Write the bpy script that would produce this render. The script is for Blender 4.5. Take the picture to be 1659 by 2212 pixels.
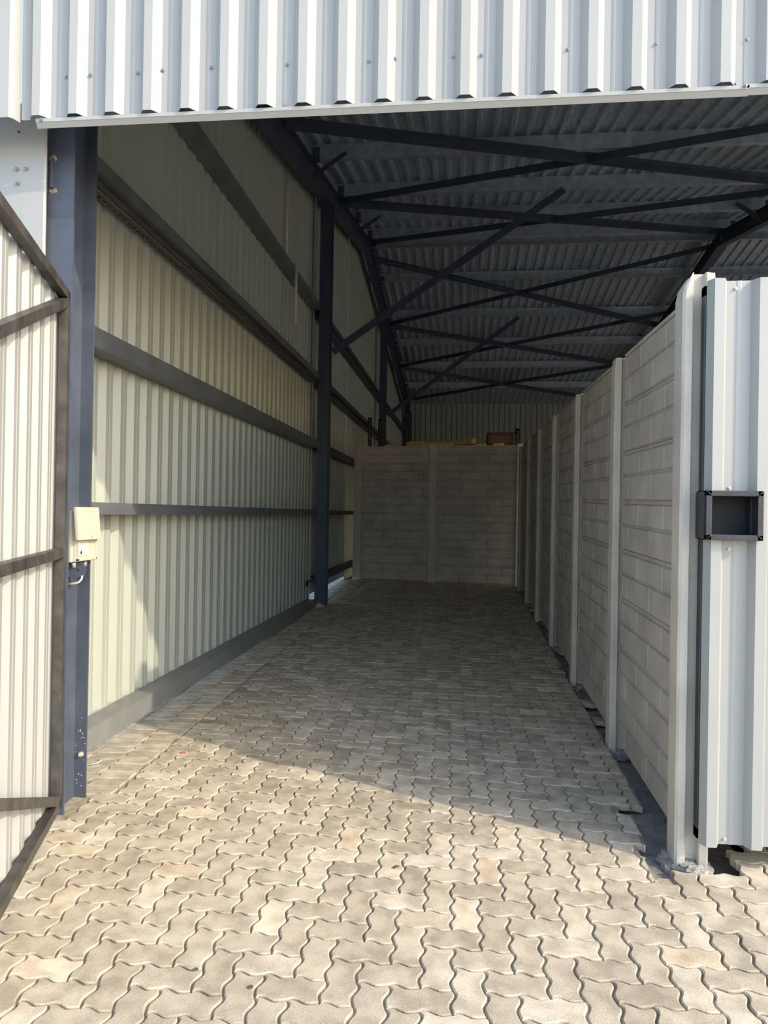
import bpy, bmesh, math, random
from mathutils import Vector, Matrix, noise
random.seed(7)
for o in list(bpy.data.objects): bpy.data.objects.remove(o)
scene = bpy.context.scene
COL = scene.collection
# ---------------------------------------------------------------- camera
F_PX, YAW, PITCH, ROLL, CAM_H = 1536.97, 6.3427, 0.1129, 0.9601, 1.4376
yw, pt, rl = (math.radians(a) for a in (YAW, PITCH, ROLL))
Fv = Vector((-math.sin(yw)*math.cos(pt), math.cos(yw)*math.cos(pt), math.sin(pt)))
Rv = Vector((math.cos(yw), math.sin(yw), 0)); Uv = Rv.cross(Fv)
R2 = Rv*math.cos(rl)+Uv*math.sin(rl); U2 = Uv*math.cos(rl)-Rv*math.sin(rl)
cd = bpy.data.cameras.new('camera'); cam = bpy.data.objects.new('camera', cd); COL.objects.link(cam)
cd.sensor_fit = 'HORIZONTAL'; cd.sensor_width = 36; cd.lens = F_PX/1659*36
cd.clip_start = .05; cd.clip_end = 500
m = Matrix((R2, U2, -Fv)).transposed().to_4x4(); m.translation = (0, 0, CAM_H)
cam.matrix_world = m
scene.camera = cam
# ---------------------------------------------------------------- sky, sun, exposure
SUN_DIR = Vector((-.907, .423, -.61)).normalized()      # the way the light travels
w = bpy.data.worlds.new('world'); scene.world = w; w.use_nodes = True
nt = w.node_tree; nt.nodes.clear()
sky = nt.nodes.new('ShaderNodeTexSky'); sky.sky_type = 'NISHITA'; sky.sun_disc = False
sky.sun_elevation = math.asin(-SUN_DIR.z); sky.sun_rotation = math.atan2(-SUN_DIR.x, -SUN_DIR.y)
sky.air_density = 1.0; sky.dust_density = 1.5; sky.ozone_density = 1.2
bg = nt.nodes.new('ShaderNodeBackground'); bg.inputs[1].default_value = .46
wo = nt.nodes.new('ShaderNodeOutputWorld')
nt.links.new(sky.outputs[0], bg.inputs[0]); nt.links.new(bg.outputs[0], wo.inputs[0])
sl = bpy.data.lights.new('sun', 'SUN'); sl.energy = 3.15; sl.color = (1, .885, .68); sl.angle = math.radians(.6)
so = bpy.data.objects.new('sun', sl); COL.objects.link(so)
so.rotation_euler = SUN_DIR.to_track_quat('-Z', 'Y').to_euler(); so.location = (8, -6, 9)
vs = scene.view_settings
vs.view_transform = 'Standard'; vs.look = 'None'; vs.gamma = 1; vs.use_curve_mapping = False
vs.exposure = .15

# ---------------------------------------------------------------- materials
def mat(name, col, rough=.6, metal=0, bump=0, bscale=60, var=0, vscale=6, spec=.5, stretch=None, speck=0):
    M = bpy.data.materials.new(name); M.use_nodes = True
    t = M.node_tree; b = t.nodes['Principled BSDF']
    b.inputs['Roughness'].default_value = rough; b.inputs['Metallic'].default_value = metal
    b.inputs['Specular IOR Level'].default_value = spec
    b.inputs['Base Color'].default_value = (*col, 1)
    tc = t.nodes.new('ShaderNodeTexCoord'); mp = t.nodes.new('ShaderNodeMapping')
    t.links.new(tc.outputs['Object'], mp.inputs[0])
    if stretch: mp.inputs['Scale'].default_value = stretch
    src = None
    if var:
        n = t.nodes.new('ShaderNodeTexNoise'); n.inputs['Scale'].default_value = vscale; n.inputs['Detail'].default_value = 6
        t.links.new(mp.outputs[0], n.inputs['Vector'])
        r = t.nodes.new('ShaderNodeValToRGB')
        r.color_ramp.elements[0].position = .3; r.color_ramp.elements[1].position = .7
        r.color_ramp.elements[0].color = (*[c*(1-var) for c in col], 1)
        r.color_ramp.elements[1].color = (*[min(1, c*(1+var)) for c in col], 1)
        t.links.new(n.outputs[0], r.inputs[0]); src = r.outputs[0]
    if speck:
        n2 = t.nodes.new('ShaderNodeTexNoise'); n2.inputs['Scale'].default_value = 180; n2.inputs['Detail'].default_value = 3
        t.links.new(tc.outputs['Object'], n2.inputs['Vector'])
        r2 = t.nodes.new('ShaderNodeValToRGB'); r2.color_ramp.elements[0].position = .3; r2.color_ramp.elements[1].position = .5
        r2.color_ramp.elements[0].color = (1-speck,)*3+(1,); r2.color_ramp.elements[1].color = (1, 1, 1, 1)
        t.links.new(n2.outputs[0], r2.inputs[0])
        mx = t.nodes.new('ShaderNodeMix'); mx.data_type = 'RGBA'; mx.blend_type = 'MULTIPLY'; mx.inputs[0].default_value = 1
        if src: t.links.new(src, mx.inputs[6])
        else: mx.inputs[6].default_value = (*col, 1)
        t.links.new(r2.outputs[0], mx.inputs[7]); src = mx.outputs[2]
    if src: t.links.new(src, b.inputs['Base Color'])
    if bump:
        n3 = t.nodes.new('ShaderNodeTexNoise'); n3.inputs['Scale'].default_value = bscale; n3.inputs['Detail'].default_value = 5
        t.links.new(mp.outputs[0], n3.inputs['Vector'])
        bp = t.nodes.new('ShaderNodeBump'); bp.inputs['Strength'].default_value = bump; bp.inputs['Distance'].default_value = .01
        t.links.new(n3.outputs[0], bp.inputs['Height']); t.links.new(bp.outputs[0], b.inputs['Normal'])
    return M

M_WHITE = mat('white_coated_sheet', (.345, .35, .335), .36, 0, .03, 3, .03, 2)
M_BEIGE = mat('beige_sheet_back', (.385, .405, .35), .42, 0, .02, 3, .05, 3, stretch=(1, 1, .2))
M_STEEL = mat('charcoal_painted_steel', (.072, .086, .118), .42, 0, .05, 30, .22, 5)  # charcoal with the blue cast of shade mixed into the colour
M_GIRT = mat('sun_lifted_girt_steel', (.118, .126, .136), .42, 0, .05, 30, .2, 5)  # sunlit brightness of the front girts is put into this lighter base
M_RAIL = mat('dusty_sun_lifted_rail_steel', (.20, .205, .20), .45, 0, .05, 30, .15, 4)  # dust, plus the rail's sunlit brightness put into the colour
M_BLACK = mat('black_painted_steel', (.030, .032, .038), .42, 0, .15, 60, .35, 9)
M_LEAFSTEEL = mat('weathered_black_tube', (.060, .055, .05), .5, 0, .15, 60, .4, 12)
M_DARKSTEEL = mat('haze_blue_dark_steel', (.040, .052, .085), .5, 0, .04, 30, .2, 4)  # bluish haze of the deep shade is put into this dark colour
M_GALV = mat('galvanised_steel', (.42, .47, .55), .42, .75, .05, 20, .18, 8)
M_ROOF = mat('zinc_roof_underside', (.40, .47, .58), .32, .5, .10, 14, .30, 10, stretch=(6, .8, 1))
M_CONC = mat('precast_concrete', (.55, .505, .435), .9, 0, .25, 120, .14, 3, .2, speck=.14)
M_SLAB = mat('precast_slab_concrete', (.49, .45, .395), .9, 0, .22, 90, .16, 4, .2, speck=.12)
M_MORTAR = mat('rough_mortar', (.30, .28, .25), .95, 0, .8, 45, .3, 14, .2, speck=.2)
M_CREAM = mat('cream_plastic', (.50, .465, .37), .35)
M_GREYPL = mat('grey_plastic', (.25, .25, .26), .4)
M_WHITEPL = mat('white_plastic', (.56, .55, .50), .35)
M_PVC = mat('pvc_conduit', (.55, .52, .45), .4)
M_CABLE = mat('brown_cable', (.15, .10, .075), .5)
M_TRAY = mat('dull_zinc_tray', (.16, .165, .175), .45, .6, .05, 20, .3, 12)
M_SCREW = mat('screw_metal', (.30, .31, .33), .35, .7)
M_DARK = mat('dark_hole', (.012, .012, .014), .7)
M_YELLOW = mat('yellow_insulation', (.62, .48, .16), .95, 0, .6, 50, .25, 20)
M_BROWN = mat('brown_roll', (.20, .11, .07), .9, 0, .3, 40, .2, 10)
M_ROCK = mat('pale_rock', (.50, .42, .30), .95, 0, .8, 40, .3, 20)
M_SOIL = mat('dark_soil', (.16, .15, .14), .95, 0, .9, 40, .3, 15)
M_LEAF = mat('dry_leaf', (.18, .09, .04), .8)
M_RED = mat('orange_scrap', (.6, .12, .05), .6)
M_WELD = mat('weld_scorch', (.35, .30, .20), .8, 0, .4, 80, .4, 60)

def paver_mat():
    M = bpy.data.materials.new('concrete_pavers'); M.use_nodes = True
    t = M.node_tree; b = t.nodes['Principled BSDF']; b.inputs['Roughness'].default_value = .92
    b.inputs['Specular IOR Level'].default_value = .25
    at = t.nodes.new('ShaderNodeAttribute'); at.attribute_name = 'tone'
    r = t.nodes.new('ShaderNodeValToRGB'); cr = r.color_ramp
    cr.elements[0].position = 0; cr.elements[0].color = (.43, .372, .28, 1)
    cr.elements[1].position = 1; cr.elements[1].color = (.68, .575, .43, 1)
    for p, c in ((.45, (.53, .465, .352)), (.62, (.59, .485, .345)), (.66, (.56, .492, .375)), (.88, (.61, .535, .415))):
        e = cr.elements.new(p); e.color = (*c, 1)
    t.links.new(at.outputs['Fac'], r.inputs[0])
    tc = t.nodes.new('ShaderNodeTexCoord')
    def mul(prev, scale, lo, p0, p1, detail=5):
        n = t.nodes.new('ShaderNodeTexNoise'); n.inputs['Scale'].default_value = scale; n.inputs['Detail'].default_value = detail
        t.links.new(tc.outputs['Object'], n.inputs['Vector'])
        q = t.nodes.new('ShaderNodeValToRGB'); q.color_ramp.elements[0].position = p0; q.color_ramp.elements[1].position = p1
        q.color_ramp.elements[0].color = (lo, lo*.985, lo*.96, 1); q.color_ramp.elements[1].color = (1.06, 1.05, 1.04, 1)
        t.links.new(n.outputs[0], q.inputs[0])
        mx = t.nodes.new('ShaderNodeMix'); mx.data_type = 'RGBA'; mx.blend_type = 'MULTIPLY'; mx.inputs[0].default_value = 1
        t.links.new(prev, mx.inputs[6]); t.links.new(q.outputs[0], mx.inputs[7]); return mx.outputs[2]
    c = mul(r.outputs[0], 11, .74, .36, .62)
    c = mul(c, 300, .72, .32, .47, 2)
    t.links.new(c, b.inputs['Base Color'])
    n3 = t.nodes.new('ShaderNodeTexNoise'); n3.inputs['Scale'].default_value = 260; n3.inputs['Detail'].default_value = 4
    t.links.new(tc.outputs['Object'], n3.inputs['Vector'])
    bp = t.nodes.new('ShaderNodeBump'); bp.inputs['Strength'].default_value = .35; bp.inputs['Distance'].default_value = .004
    t.links.new(n3.outputs[0], bp.inputs['Height']); t.links.new(bp.outputs[0], b.inputs['Normal'])
    return M
M_PAVER = paver_mat()
M_SAND = mat('joint_sand', (.36, .31, .225), .95, 0, .5, 120, .25, 30, .2)
M_GROUND = mat('pale_ground', (.50, .44, .35), .95, 0, .2, 20, .15, 3, .2)

# ---------------------------------------------------------------- helpers
class MB:
    def __init__(s): s.v = []; s.f = []; s.mi = []; s.sm = []
    def add(s, vs, fs, mi=0, sm=False):
        o = len(s.v); s.v += [tuple(p) for p in vs]
        for f in fs: s.f.append([i+o for i in f]); s.mi.append(mi); s.sm.append(sm)
    def box(s, a, b, mi=0, M=None, ch=0):
        """axis box from a to b; ch = chamfer"""
        x0, y0, z0 = [min(a[i], b[i]) for i in range(3)]; x1, y1, z1 = [max(a[i], b[i]) for i in range(3)]
        if ch:
            bm = bmesh.new(); bmesh.ops.create_cube(bm, size=1)
            for v in bm.verts: v.co = Vector(((x0+x1)/2+v.co.x*(x1-x0), (y0+y1)/2+v.co.y*(y1-y0), (z0+z1)/2+v.co.z*(z1-z0)))
            bmesh.ops.bevel(bm, geom=bm.edges[:], offset=ch, segments=2, affect='EDGES', profile=.7)
            bm.verts.index_update()
            vs = [v.co.copy() for v in bm.verts]; fs = [[v.index for v in f.verts] for f in bm.faces]; bm.free()
        else:
            vs = [Vector(p) for p in ((x0,y0,z0),(x1,y0,z0),(x1,y1,z0),(x0,y1,z0),(x0,y0,z1),(x1,y0,z1),(x1,y1,z1),(x0,y1,z1))]
            fs = [(0,3,2,1),(4,5,6,7),(0,1,5,4),(1,2,6,5),(2,3,7,6),(3,0,4,7)]
        if M: vs = [M @ v for v in vs]
        s.add(vs, fs, mi)
    def prism(s, prof, p0, p1, ax, ay, mi=0, caps=True):
        """extrude a 2-D outline prof (in axes ax, ay) from p0 to p1"""
        p0, p1, ax, ay = Vector(p0), Vector(p1), Vector(ax), Vector(ay); n = len(prof)
        vs = [p0+ax*a+ay*b for a, b in prof]+[p1+ax*a+ay*b for a, b in prof]
        fs = [(i, (i+1) % n, n+(i+1) % n, n+i) for i in range(n)]
        if caps: fs += [tuple(range(n-1, -1, -1)), tuple(range(n, 2*n))]
        s.add(vs, fs, mi)
    def tube(s, pts, r, seg=10, mi=0):
        pts = [Vector(p) for p in pts]; rings = []
        up = Vector((0, 0, 1))
        for i, p in enumerate(pts):
            d = (pts[min(i+1, len(pts)-1)]-pts[max(i-1, 0)]).normalized()
            a = d.cross(up)
            if a.length < .1: a = d.cross(Vector((1, 0, 0)))
            a.normalize(); b = d.cross(a)
            rings.append([p+(a*math.cos(2*math.pi*k/seg)+b*math.sin(2*math.pi*k/seg))*r for k in range(seg)])
        vs = [q for R in rings for q in R]; fs = []
        for i in range(len(rings)-1):
            for k in range(seg): fs.append((i*seg+k, i*seg+(k+1) % seg, (i+1)*seg+(k+1) % seg, (i+1)*seg+k))
        fs += [tuple(range(seg-1, -1, -1)), tuple(range((len(rings)-1)*seg, len(rings)*seg))]
        s.add(vs, fs, mi, True)
    def build(s, name, mats, parent=None):
        me = bpy.data.meshes.new(name); me.from_pydata(s.v, [], s.f)
        for mm in (mats if isinstance(mats, (list, tuple)) else [mats]): me.materials.append(mm)
        me.polygons.foreach_set('material_index', s.mi); me.polygons.foreach_set('use_smooth', s.sm)
        me.update()
        bm = bmesh.new(); bm.from_mesh(me); bmesh.ops.recalc_face_normals(bm, faces=bm.faces); bm.to_mesh(me); bm.free()
        o = bpy.data.objects.new(name, me); COL.objects.link(o)
        if parent:
            o.parent = parent; o.matrix_parent_inverse = parent.matrix_basis.inverted()
        return o
def tag(o, label=None, cat=None, group=None, kind=None):
    if label: o['label'] = label
    if cat: o['category'] = cat
    if group: o['group'] = group
    if kind: o['kind'] = kind
    return o
def empty(name, loc, label, cat, group=None):
    o = bpy.data.objects.new(name, None); COL.objects.link(o); o.location = loc
    o.empty_display_size = .1
    return tag(o, label, cat, group)
def struct(mb, name, mats): return tag(mb.build(name, mats), kind='structure')
ORD = ['first', 'second', 'third', 'fourth', 'fifth', 'sixth', 'seventh', 'eighth', 'ninth', 'tenth']

def floor_z(y):
    if y < 3.1: return .0167*(max(y, -1)-3.1)
    if y < 4.0: return .0167*(y-3.1)
    return .015+.025*(y-4.0) if y < 13.5 else .2525

def rib_profile(length, pitch, start, depth=.038, crown=.042, slope=.03, swage=.002):
    """outline of a box-rib sheet: list of (u, h), h = depth on the crown, 0 in the pan"""
    pts = []; u = start-pitch*math.ceil(start/pitch+1)
    while u < length+pitch:
        pan = pitch-crown-2*slope; a = u+crown+slope
        pts += [(u, depth), (u+crown, depth), (a, 0), (a+pan*.38, 0), (a+pan*.44, swage), (a+pan*.56, swage), (a+pan*.62, 0), (a+pan, 0)]
        u += pitch
    out = []
    for i in range(len(pts)-1):
        (u0, h0), (u1, h1) = pts[i], pts[i+1]
        for uu in (0, length):
            if u0 < uu < u1: out.append((uu, h0+(h1-h0)*(uu-u0)/(u1-u0)))
        if 0 <= u1 <= length: out.append((u1, h1))
    out.sort(); return out
def sheet(mb, org, ud, vd, nd, length, vlen, pitch, start=0, mo=0, mi=1, th=.0012, **k):
    org, ud, vd, nd = Vector(org), Vector(ud), Vector(vd), Vector(nd)
    pr = rib_profile(length, pitch, start, **k); n = len(pr)
    for off, mm in ((0, mo), (-th, mi)):
        vs = [org+ud*u+nd*(h+off) for u, h in pr]+[org+ud*u+vd*vlen+nd*(h+off) for u, h in pr]
        mb.add(vs, [(i, i+1, n+i+1, n+i) for i in range(n-1)], mm)
class Sheet(MB):
    def build(s, name, mats, parent=None):      # keep the two skins separate
        me = bpy.data.meshes.new(name); me.from_pydata(s.v, [], s.f)
        for mm in mats: me.materials.append(mm)
        me.polygons.foreach_set('material_index', s.mi); me.update()
        o = bpy.data.objects.new(name, me); COL.objects.link(o)
        if parent: o.parent = parent; o.matrix_parent_inverse = parent.matrix_basis.inverted()
        return o

def i_section(w, d, tf=.009, tw=.008):
    """outline in (across, along depth) centred"""
    a, b = w/2, d/2
    return [(-a,-b),(a,-b),(a,-b+tf),(tw/2,-b+tf),(tw/2,b-tf),(a,b-tf),(a,b),(-a,b),(-a,b-tf),(-tw/2,b-tf),(-tw/2,-b+tf),(-a,-b+tf)]
def angle_bar(mb, p0, p1, size=.09, t=.008, up=(0, 0, 1), flip=1, mi=0):
    p0, p1 = Vector(p0), Vector(p1); d = (p1-p0).normalized(); up = Vector(up)
    a = d.cross(up).normalized(); u = a.cross(d)
    pr = [(0, 0), (size*flip, 0), (size*flip, -t), (t*flip, -t), (t*flip, -size), (0, -size)]
    mb.prism(pr, p0, p1, a, u, mi)
def rect_bar(mb, p0, p1, w, h, up=(0, 0, 1), mi=0):
    p0, p1 = Vector(p0), Vector(p1); d = (p1-p0).normalized(); up = Vector(up)
    a = d.cross(up).normalized(); u = a.cross(d)
    mb.prism([(-w/2,-h/2),(w/2,-h/2),(w/2,h/2),(-w/2,h/2)], p0, p1, a, u, mi)

# ================================================================ THE SETTING
# ---- floor: interlocking zigzag pavers laid in herringbone
O2 = Vector((.1809, 2.6068)); VI = Vector((.0986, .0009)); VJ = Vector((-.0022, .1037))
CURVE = [(0, 0), (.12, .9), (.20, 1), (.29, .8), (.56, -.8), (.66, -1), (.76, -.85)]
AMP = .0082
def hcurve(i, j): return [O2+VI*(i+t)+VJ*j+VJ.normalized()*AMP*a for t, a in CURVE]
def vcurve(i, j): return [O2+VI*i+VJ*(j-t)+VI.normalized()*AMP*a for t, a in CURVE]   # runs towards the viewer
def outline(i, j, wi, wj):
    pts = []
    for k in range(wi): pts += hcurve(i+k, j)                       # top, rightwards
    for k in range(wj): pts += vcurve(i+wi, j-k)                    # right, down
    q = []
    for k in range(wi): q += hcurve(i+k, j-wj)
    q.append(O2+VI*(i+wi)+VJ*(j-wj)); pts += list(reversed(q))[:-1]
    q = []
    for k in range(wj): q += vcurve(i, j-k)
    q.append(O2+VI*i+VJ*(j-wj)); pts += list(reversed(q))[:-1]
    return pts
fl = MB(); tones = []
def add_paver(pts, lift=0., tone=None, joint=.0022, bev=.0055):
    n = len(pts)
    area = sum(pts[k].x*pts[(k+1) % n].y-pts[(k+1) % n].x*pts[k].y for k in range(n))
    if area < 0: pts = pts[::-1]
    c = sum(pts, Vector((0, 0)))/n
    inn = []
    for k in range(n):
        e0 = pts[k]-pts[k-1]; e1 = pts[(k+1) % n]-pts[k]
        if e0.length < 1e-6: e0 = e1
        if e1.length < 1e-6: e1 = e0
        nn = Vector((-(e0.y+e1.y), e0.x+e1.x)); nn = nn.normalized() if nn.length > 1e-7 else Vector((0, 0)); inn.append(nn)
    tx, ty = random.gauss(0, .006), random.gauss(0, .006); z0 = lift+random.gauss(0, .0009)
    def z(p): return floor_z(p.y)+z0+tx*(p.x-c.x)+ty*(p.y-c.y)
    r0 = [p+q*(joint+bev) for p, q in zip(pts, inn)]; r1 = [p+q*(joint+bev*.25) for p, q in zip(pts, inn)]
    vs = [(p.x, p.y, z(p)) for p in r0]+[(p.x, p.y, z(p)-.0035) for p in r1]+[(p.x, p.y, z(p)-.03) for p in r1]
    fs = [tuple(range(n))]+[(n+k, n+(k+1) % n, (k+1) % n, k) for k in range(n)]+[(2*n+k, 2*n+(k+1) % n, n+(k+1) % n, n+k) for k in range(n)]
    if tone is None:
        tone = random.random()
        tone = tone*.60 if tone < .70 else (.6+(tone-.7)*1.0 if tone < .99 or c.y < 4.2 else 1)
        tone = max(0, min(1, tone))
    fl.add(vs, fs, 0); tones.extend([tone]*len(fs))
PALE = [(-1.22, 3.319), (-1.34, 2.662), (-0.665, 2.54), (-1.305, 2.167), (-0.659, 2.142), (0.03, 2.63), (0.239, 3.236), (-1.158, 3.91), (-1.056, 3.787), (-0.771, 3.864), (0.277, 4.99), (-1.06, 5.897), (-1.53, 2.287)]      # the pavers that are cast in a paler mix
def in_hole(c):
    if 2.98 < c.y < 3.60 and c.x > .82 and c.x < .97: return True
    if c.x > .97 and c.x < 1.16 and c.y > 3.02 and c.y < 3.6: return True
    return False
for i in range(-34, 34):
    for j in range(-16, 110):
        k = (i+j) % 4
        if k == 0: wi, wj = 2, 1
        elif k == 3: wi, wj = 1, 2
        else: continue
        c = O2+VI*(i+wi/2)+VJ*(j-wj/2)
        if c.y < 1.25 or c.y > 12.9: continue
        if c.x < -2.9 or c.x > 2.9: continue
        if c.y > 3.40 and (c.x < -1.735 or c.x > 1.02): continue
        if c.y > 3.15 and c.y <= 3.40 and c.x < -1.76: continue
        if in_hole(c): continue
        pts = outline(i, j, wi, wj)
        if c.y > 3.0 and c.x < 1.0:
            lim = .905 if c.y > 3.6 else .785+.10*(c.y-3.0)
            if min(p.x for p in pts) > lim-.03: continue
            pts = [Vector((min(lim, p.x), p.y)) for p in pts]
        if c.y > 3.40: pts = [Vector((max(p.x, -1.732), p.y)) for p in pts]
        hit = any((c.x-a)**2+(c.y-b_)**2 < .052**2 for a, b_ in PALE)
        add_paver(pts, tone=1 if hit else None)
# straight header course along the left wall (two stacks of pavers, zigzag seam)
def zig(y): 
    t = ((y-3.39)/.1037) % 1.0
    for (t0, a0), (t1, a1) in zip(CURVE, CURVE[1:]+[(1, 0)]):
        if t0 <= t <= t1: return AMP*.7*(a0+(a1-a0)*(t-t0)/(t1-t0))
    return 0
def strip(x0, x1, y, zl, zr):
    h = .1037; ts = [t for t, _ in CURVE]
    pts = [Vector((x1+(zig(y+h*t) if zr else 0), y+h*t)) for t in ts]
    pts += [Vector((x1+(x0-x1)*t, y+h+AMP*.5*a)) for t, a in CURVE]
    pts += [Vector((x0+(zig(y+h*(1-t)+1e-5) if zl else 0), y+h*(1-t))) for t in ts]
    pts += [Vector((x0+(x1-x0)*t, y-AMP*.5*a*-1)) for t, a in [(1-t, a) for t, a in reversed(CURVE)][:0] or [(t, a) for t, a in [(0, 0)]+[(1-tt, aa) for tt, aa in reversed(CURVE[1:])]]]
    return pts
y = 3.39
while y < 12.8:
    for x0, x1, zl, zr, dy in ((-1.922, -1.735, True, False, 0), (-2.11, -1.925, False, True, .052), (-2.30, -2.112, False, False, .02)):
        if x0 < -2 and y < 3.45: continue
        add_paver(strip(x0, x1, y+dy, zl, zr), tone=random.random()*.6)
    y += .1037
# sand bed, unseen kerb added to block light under the block wall, ground around and inside the neighbouring bays
def patch(x0, x1, y0, y1, dz, mi, ny=12):
    vs = []; 
    for k in range(ny+1):
        yy = y0+(y1-y0)*k/ny; vs += [(x0, yy, floor_z(yy)+dz), (x1, yy, floor_z(yy)+dz)]
    fs = [(2*k, 2*k+1, 2*k+3, 2*k+2) for k in range(ny)]
    fl.add(vs, fs, mi); tones.extend([.5]*len(fs))
patch(-3.0, .78, 1.15, 12.95, -.0095, 1, 60); patch(.78, 3.0, 1.15, 2.98, -.013, 1, 10)
patch(.78, 1.06, 2.98, 12.95, -.055, 2, 60); patch(1.03, 1.06, 3.25, 12.3, .045, 2, 60); patch(1.06, 1.25, 2.98, 3.6, -.075, 3, 4); patch(1.25, 3.0, 2.98, 3.6, -.013, 1, 4)
patch(1.06, 11.2, 3.6, 13.5, -.02, 4); patch(-40, -3.0, 1.15, 24.8, -.02, 4, 40); patch(3.0, 11.2, 1.15, 3.6, -.02, 4, 6)
for xx_ in (1.03, 1.06):
    vs_ = []
    for k_ in range(61):
        yy_ = 3.25+9.05*k_/60; vs_ += [(xx_, yy_, floor_z(yy_)-.06), (xx_, yy_, floor_z(yy_)+.045)]
    fs_ = [(2*k_, 2*k_+1, 2*k_+3, 2*k_+2) for k_ in range(60)]; fl.add(vs_, fs_, 2); tones.extend([.5]*60)
patch(-40, 40, -40, 1.15, -.02, 4, 30); patch(11.2, 40, 1.15, 24.8, -.02, 4, 30)
patch(-3.0, 11.2, 12.95, 24.8, -.02, 4, 8); patch(-40, 40, 24.8, 45, -.02, 4, 4)
fo = struct(fl, 'floor', [M_PAVER, M_SAND, M_MORTAR, M_SOIL, M_GROUND])
at = fo.data.attributes.new('tone', 'FLOAT', 'FACE'); at.data.foreach_set('value', tones)

# ---- roof planes
YR, ZR = 13.6, 4.06+.193*13.6
def plane_z(y): return 4.06+.193*y if y <= YR else ZR-.149*(y-YR)      # underside of the purlins
PD = .18                                                             # purlin depth
XE, YE = 11.0, 24.6
rf = Sheet()
sheet(rf, (-2.2, 2.85, plane_z(2.85)+PD+.04), (1, 0, 0), (0, math.cos(math.atan(.193)), math.sin(math.atan(.193))), (0, 0, -1), XE+2.4, (YR-2.85+.02)/math.cos(math.atan(.193)), .19, 0, 0, 1)
sheet(rf, (-2.2, YR, ZR+PD+.04), (1, 0, 0), (0, math.cos(math.atan(.149)), -math.sin(math.atan(.149))), (0, 0, -1), XE+2.4, (YE-YR+.3)/math.cos(math.atan(.149)), .19, 0, 0, 1)
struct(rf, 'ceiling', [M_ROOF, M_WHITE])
# ---- end wall on the left (vertical ribs, beige inside, white outside)
wl = Sheet()
def wall_run(y0, y1, z0, xo=-2.12):
    """ribbed sheeting from y0 to y1, sheet tops cut to the roof line"""
    pr = rib_profile(y1-y0, .18, .03, crown=.042)
    n = len(pr)
    for off, mm in ((0, 0), (.0012, 1)):
        vs = [(xo-h-off, y0+u, z0) for u, h in pr]+[(xo-h-off, y0+u, plane_z(y0+u)+PD+.02) for u, h in pr]
        wl.add(vs, [(i, i+1, n+i+1, n+i) for i in range(n-1)], mm)
wall_run(3.2, 9.78, .13); wall_run(9.78, 12.7, .29); wall_run(12.7, YE+.05, .2)
struct(wl, 'wall_left', [M_BEIGE, M_WHITE])
# ---- rear wall, far side wall and neighbouring bays, with openings invented to let light in
wr = Sheet()
sheet(wr, (-2.30, YE, .1), (1, 0, 0), (0, 0, 1), (0, 1, 0), XE+2.35, 5.4, .18, 0, 0, 1)
struct(wr, 'wall_back', [M_BEIGE, M_WHITE])
ws = Sheet()
def side_run(y0, y1, z0):
    pr = rib_profile(y1-y0, .18, .03); n = len(pr)
    for off, mm in ((0, 0), (.0012, 1)):
        vs = [(XE+h+off, y0+u, z0) for u, h in pr]+[(XE+h+off, y0+u, plane_z(y0+u)+PD+.02) for u, h in pr]
        ws.add(vs, [(i, i+1, n+i+1, n+i) for i in range(n-1)], mm)
side_run(3.2, 4.2, -.05); side_run(4.2, 16, 2.2); side_run(16, 17, -.05); side_run(17, 20, 2.6); side_run(20, YE, -.05)  # gaps left low in the wall to add daylight on the roof
struct(ws, 'wall_right', [M_BEIGE, M_WHITE])
# ---- front sheeting over the doorway
wf = Sheet()
FX0 = -2.10
FK = 2.925/3.103
def FP(x, y, z): return (x*FK, y*FK, CAM_H+(z-CAM_H)*FK)
sheet(wf, FP(FX0, 3.14, 3.262), (1, 0, 0), (0, 0, 1), (0, -1, 0), XE+2.1, 1.75, .1803*FK, (-2.027-FX0+.001)*FK, 0, 1, depth=.036, crown=.038, slope=.029)
sheet(wf, (XE-.5, 3.14, -.02), (1, 0, 0), (0, 0, 1), (0, -1, 0), .5, 3.3, .1803, 0, 0, 1)  # rest of the neighbouring front left open for extra light
wfo = struct(wf, 'wall_front', [M_WHITE, M_BEIGE])
# rows of roofing screws in the front sheeting
def uv_disc(mb, c, ax, r, h, seg=10, mi=0):
    c, ax = Vector(c), Vector(ax).normalized(); a = ax.orthogonal().normalized(); b = ax.cross(a)
    rings = [(r, 0), (r, h*.35), (r*.62, h*.4), (r*.62, h), (0.001, h*1.05)]
    vs = [c+(a*math.cos(2*math.pi*k/seg)+b*math.sin(2*math.pi*k/seg))*rr+ax*hh for rr, hh in rings for k in range(seg)]
    fs = [(i*seg+k, i*seg+(k+1) % seg, (i+1)*seg+(k+1) % seg, (i+1)*seg+k) for i in range(len(rings)-1) for k in range(seg)]
    mb.add(vs, fs, mi)
for x, z in ((-1.878, 3.4545), (-1.76, 3.457), (-1.529, 3.454), (-1.409, 3.461), (-1.176, 3.462), (-1.064, 3.461), (-0.822, 3.456), (-0.704, 3.456), (-0.45, 3.452), (-0.333, 3.456), (-0.074, 3.452), (0.048, 3.452), (0.297, 3.456), (0.418, 3.457), (0.663, 3.455), (0.787, 3.46), (1.03, 3.455), (1.155, 3.457)):
    b = MB(); uv_disc(b, FP(x, 3.1405, z), (0, -1, 0), .0085, .009); s_ = b.build('screw', M_SCREW, wfo)
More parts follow.
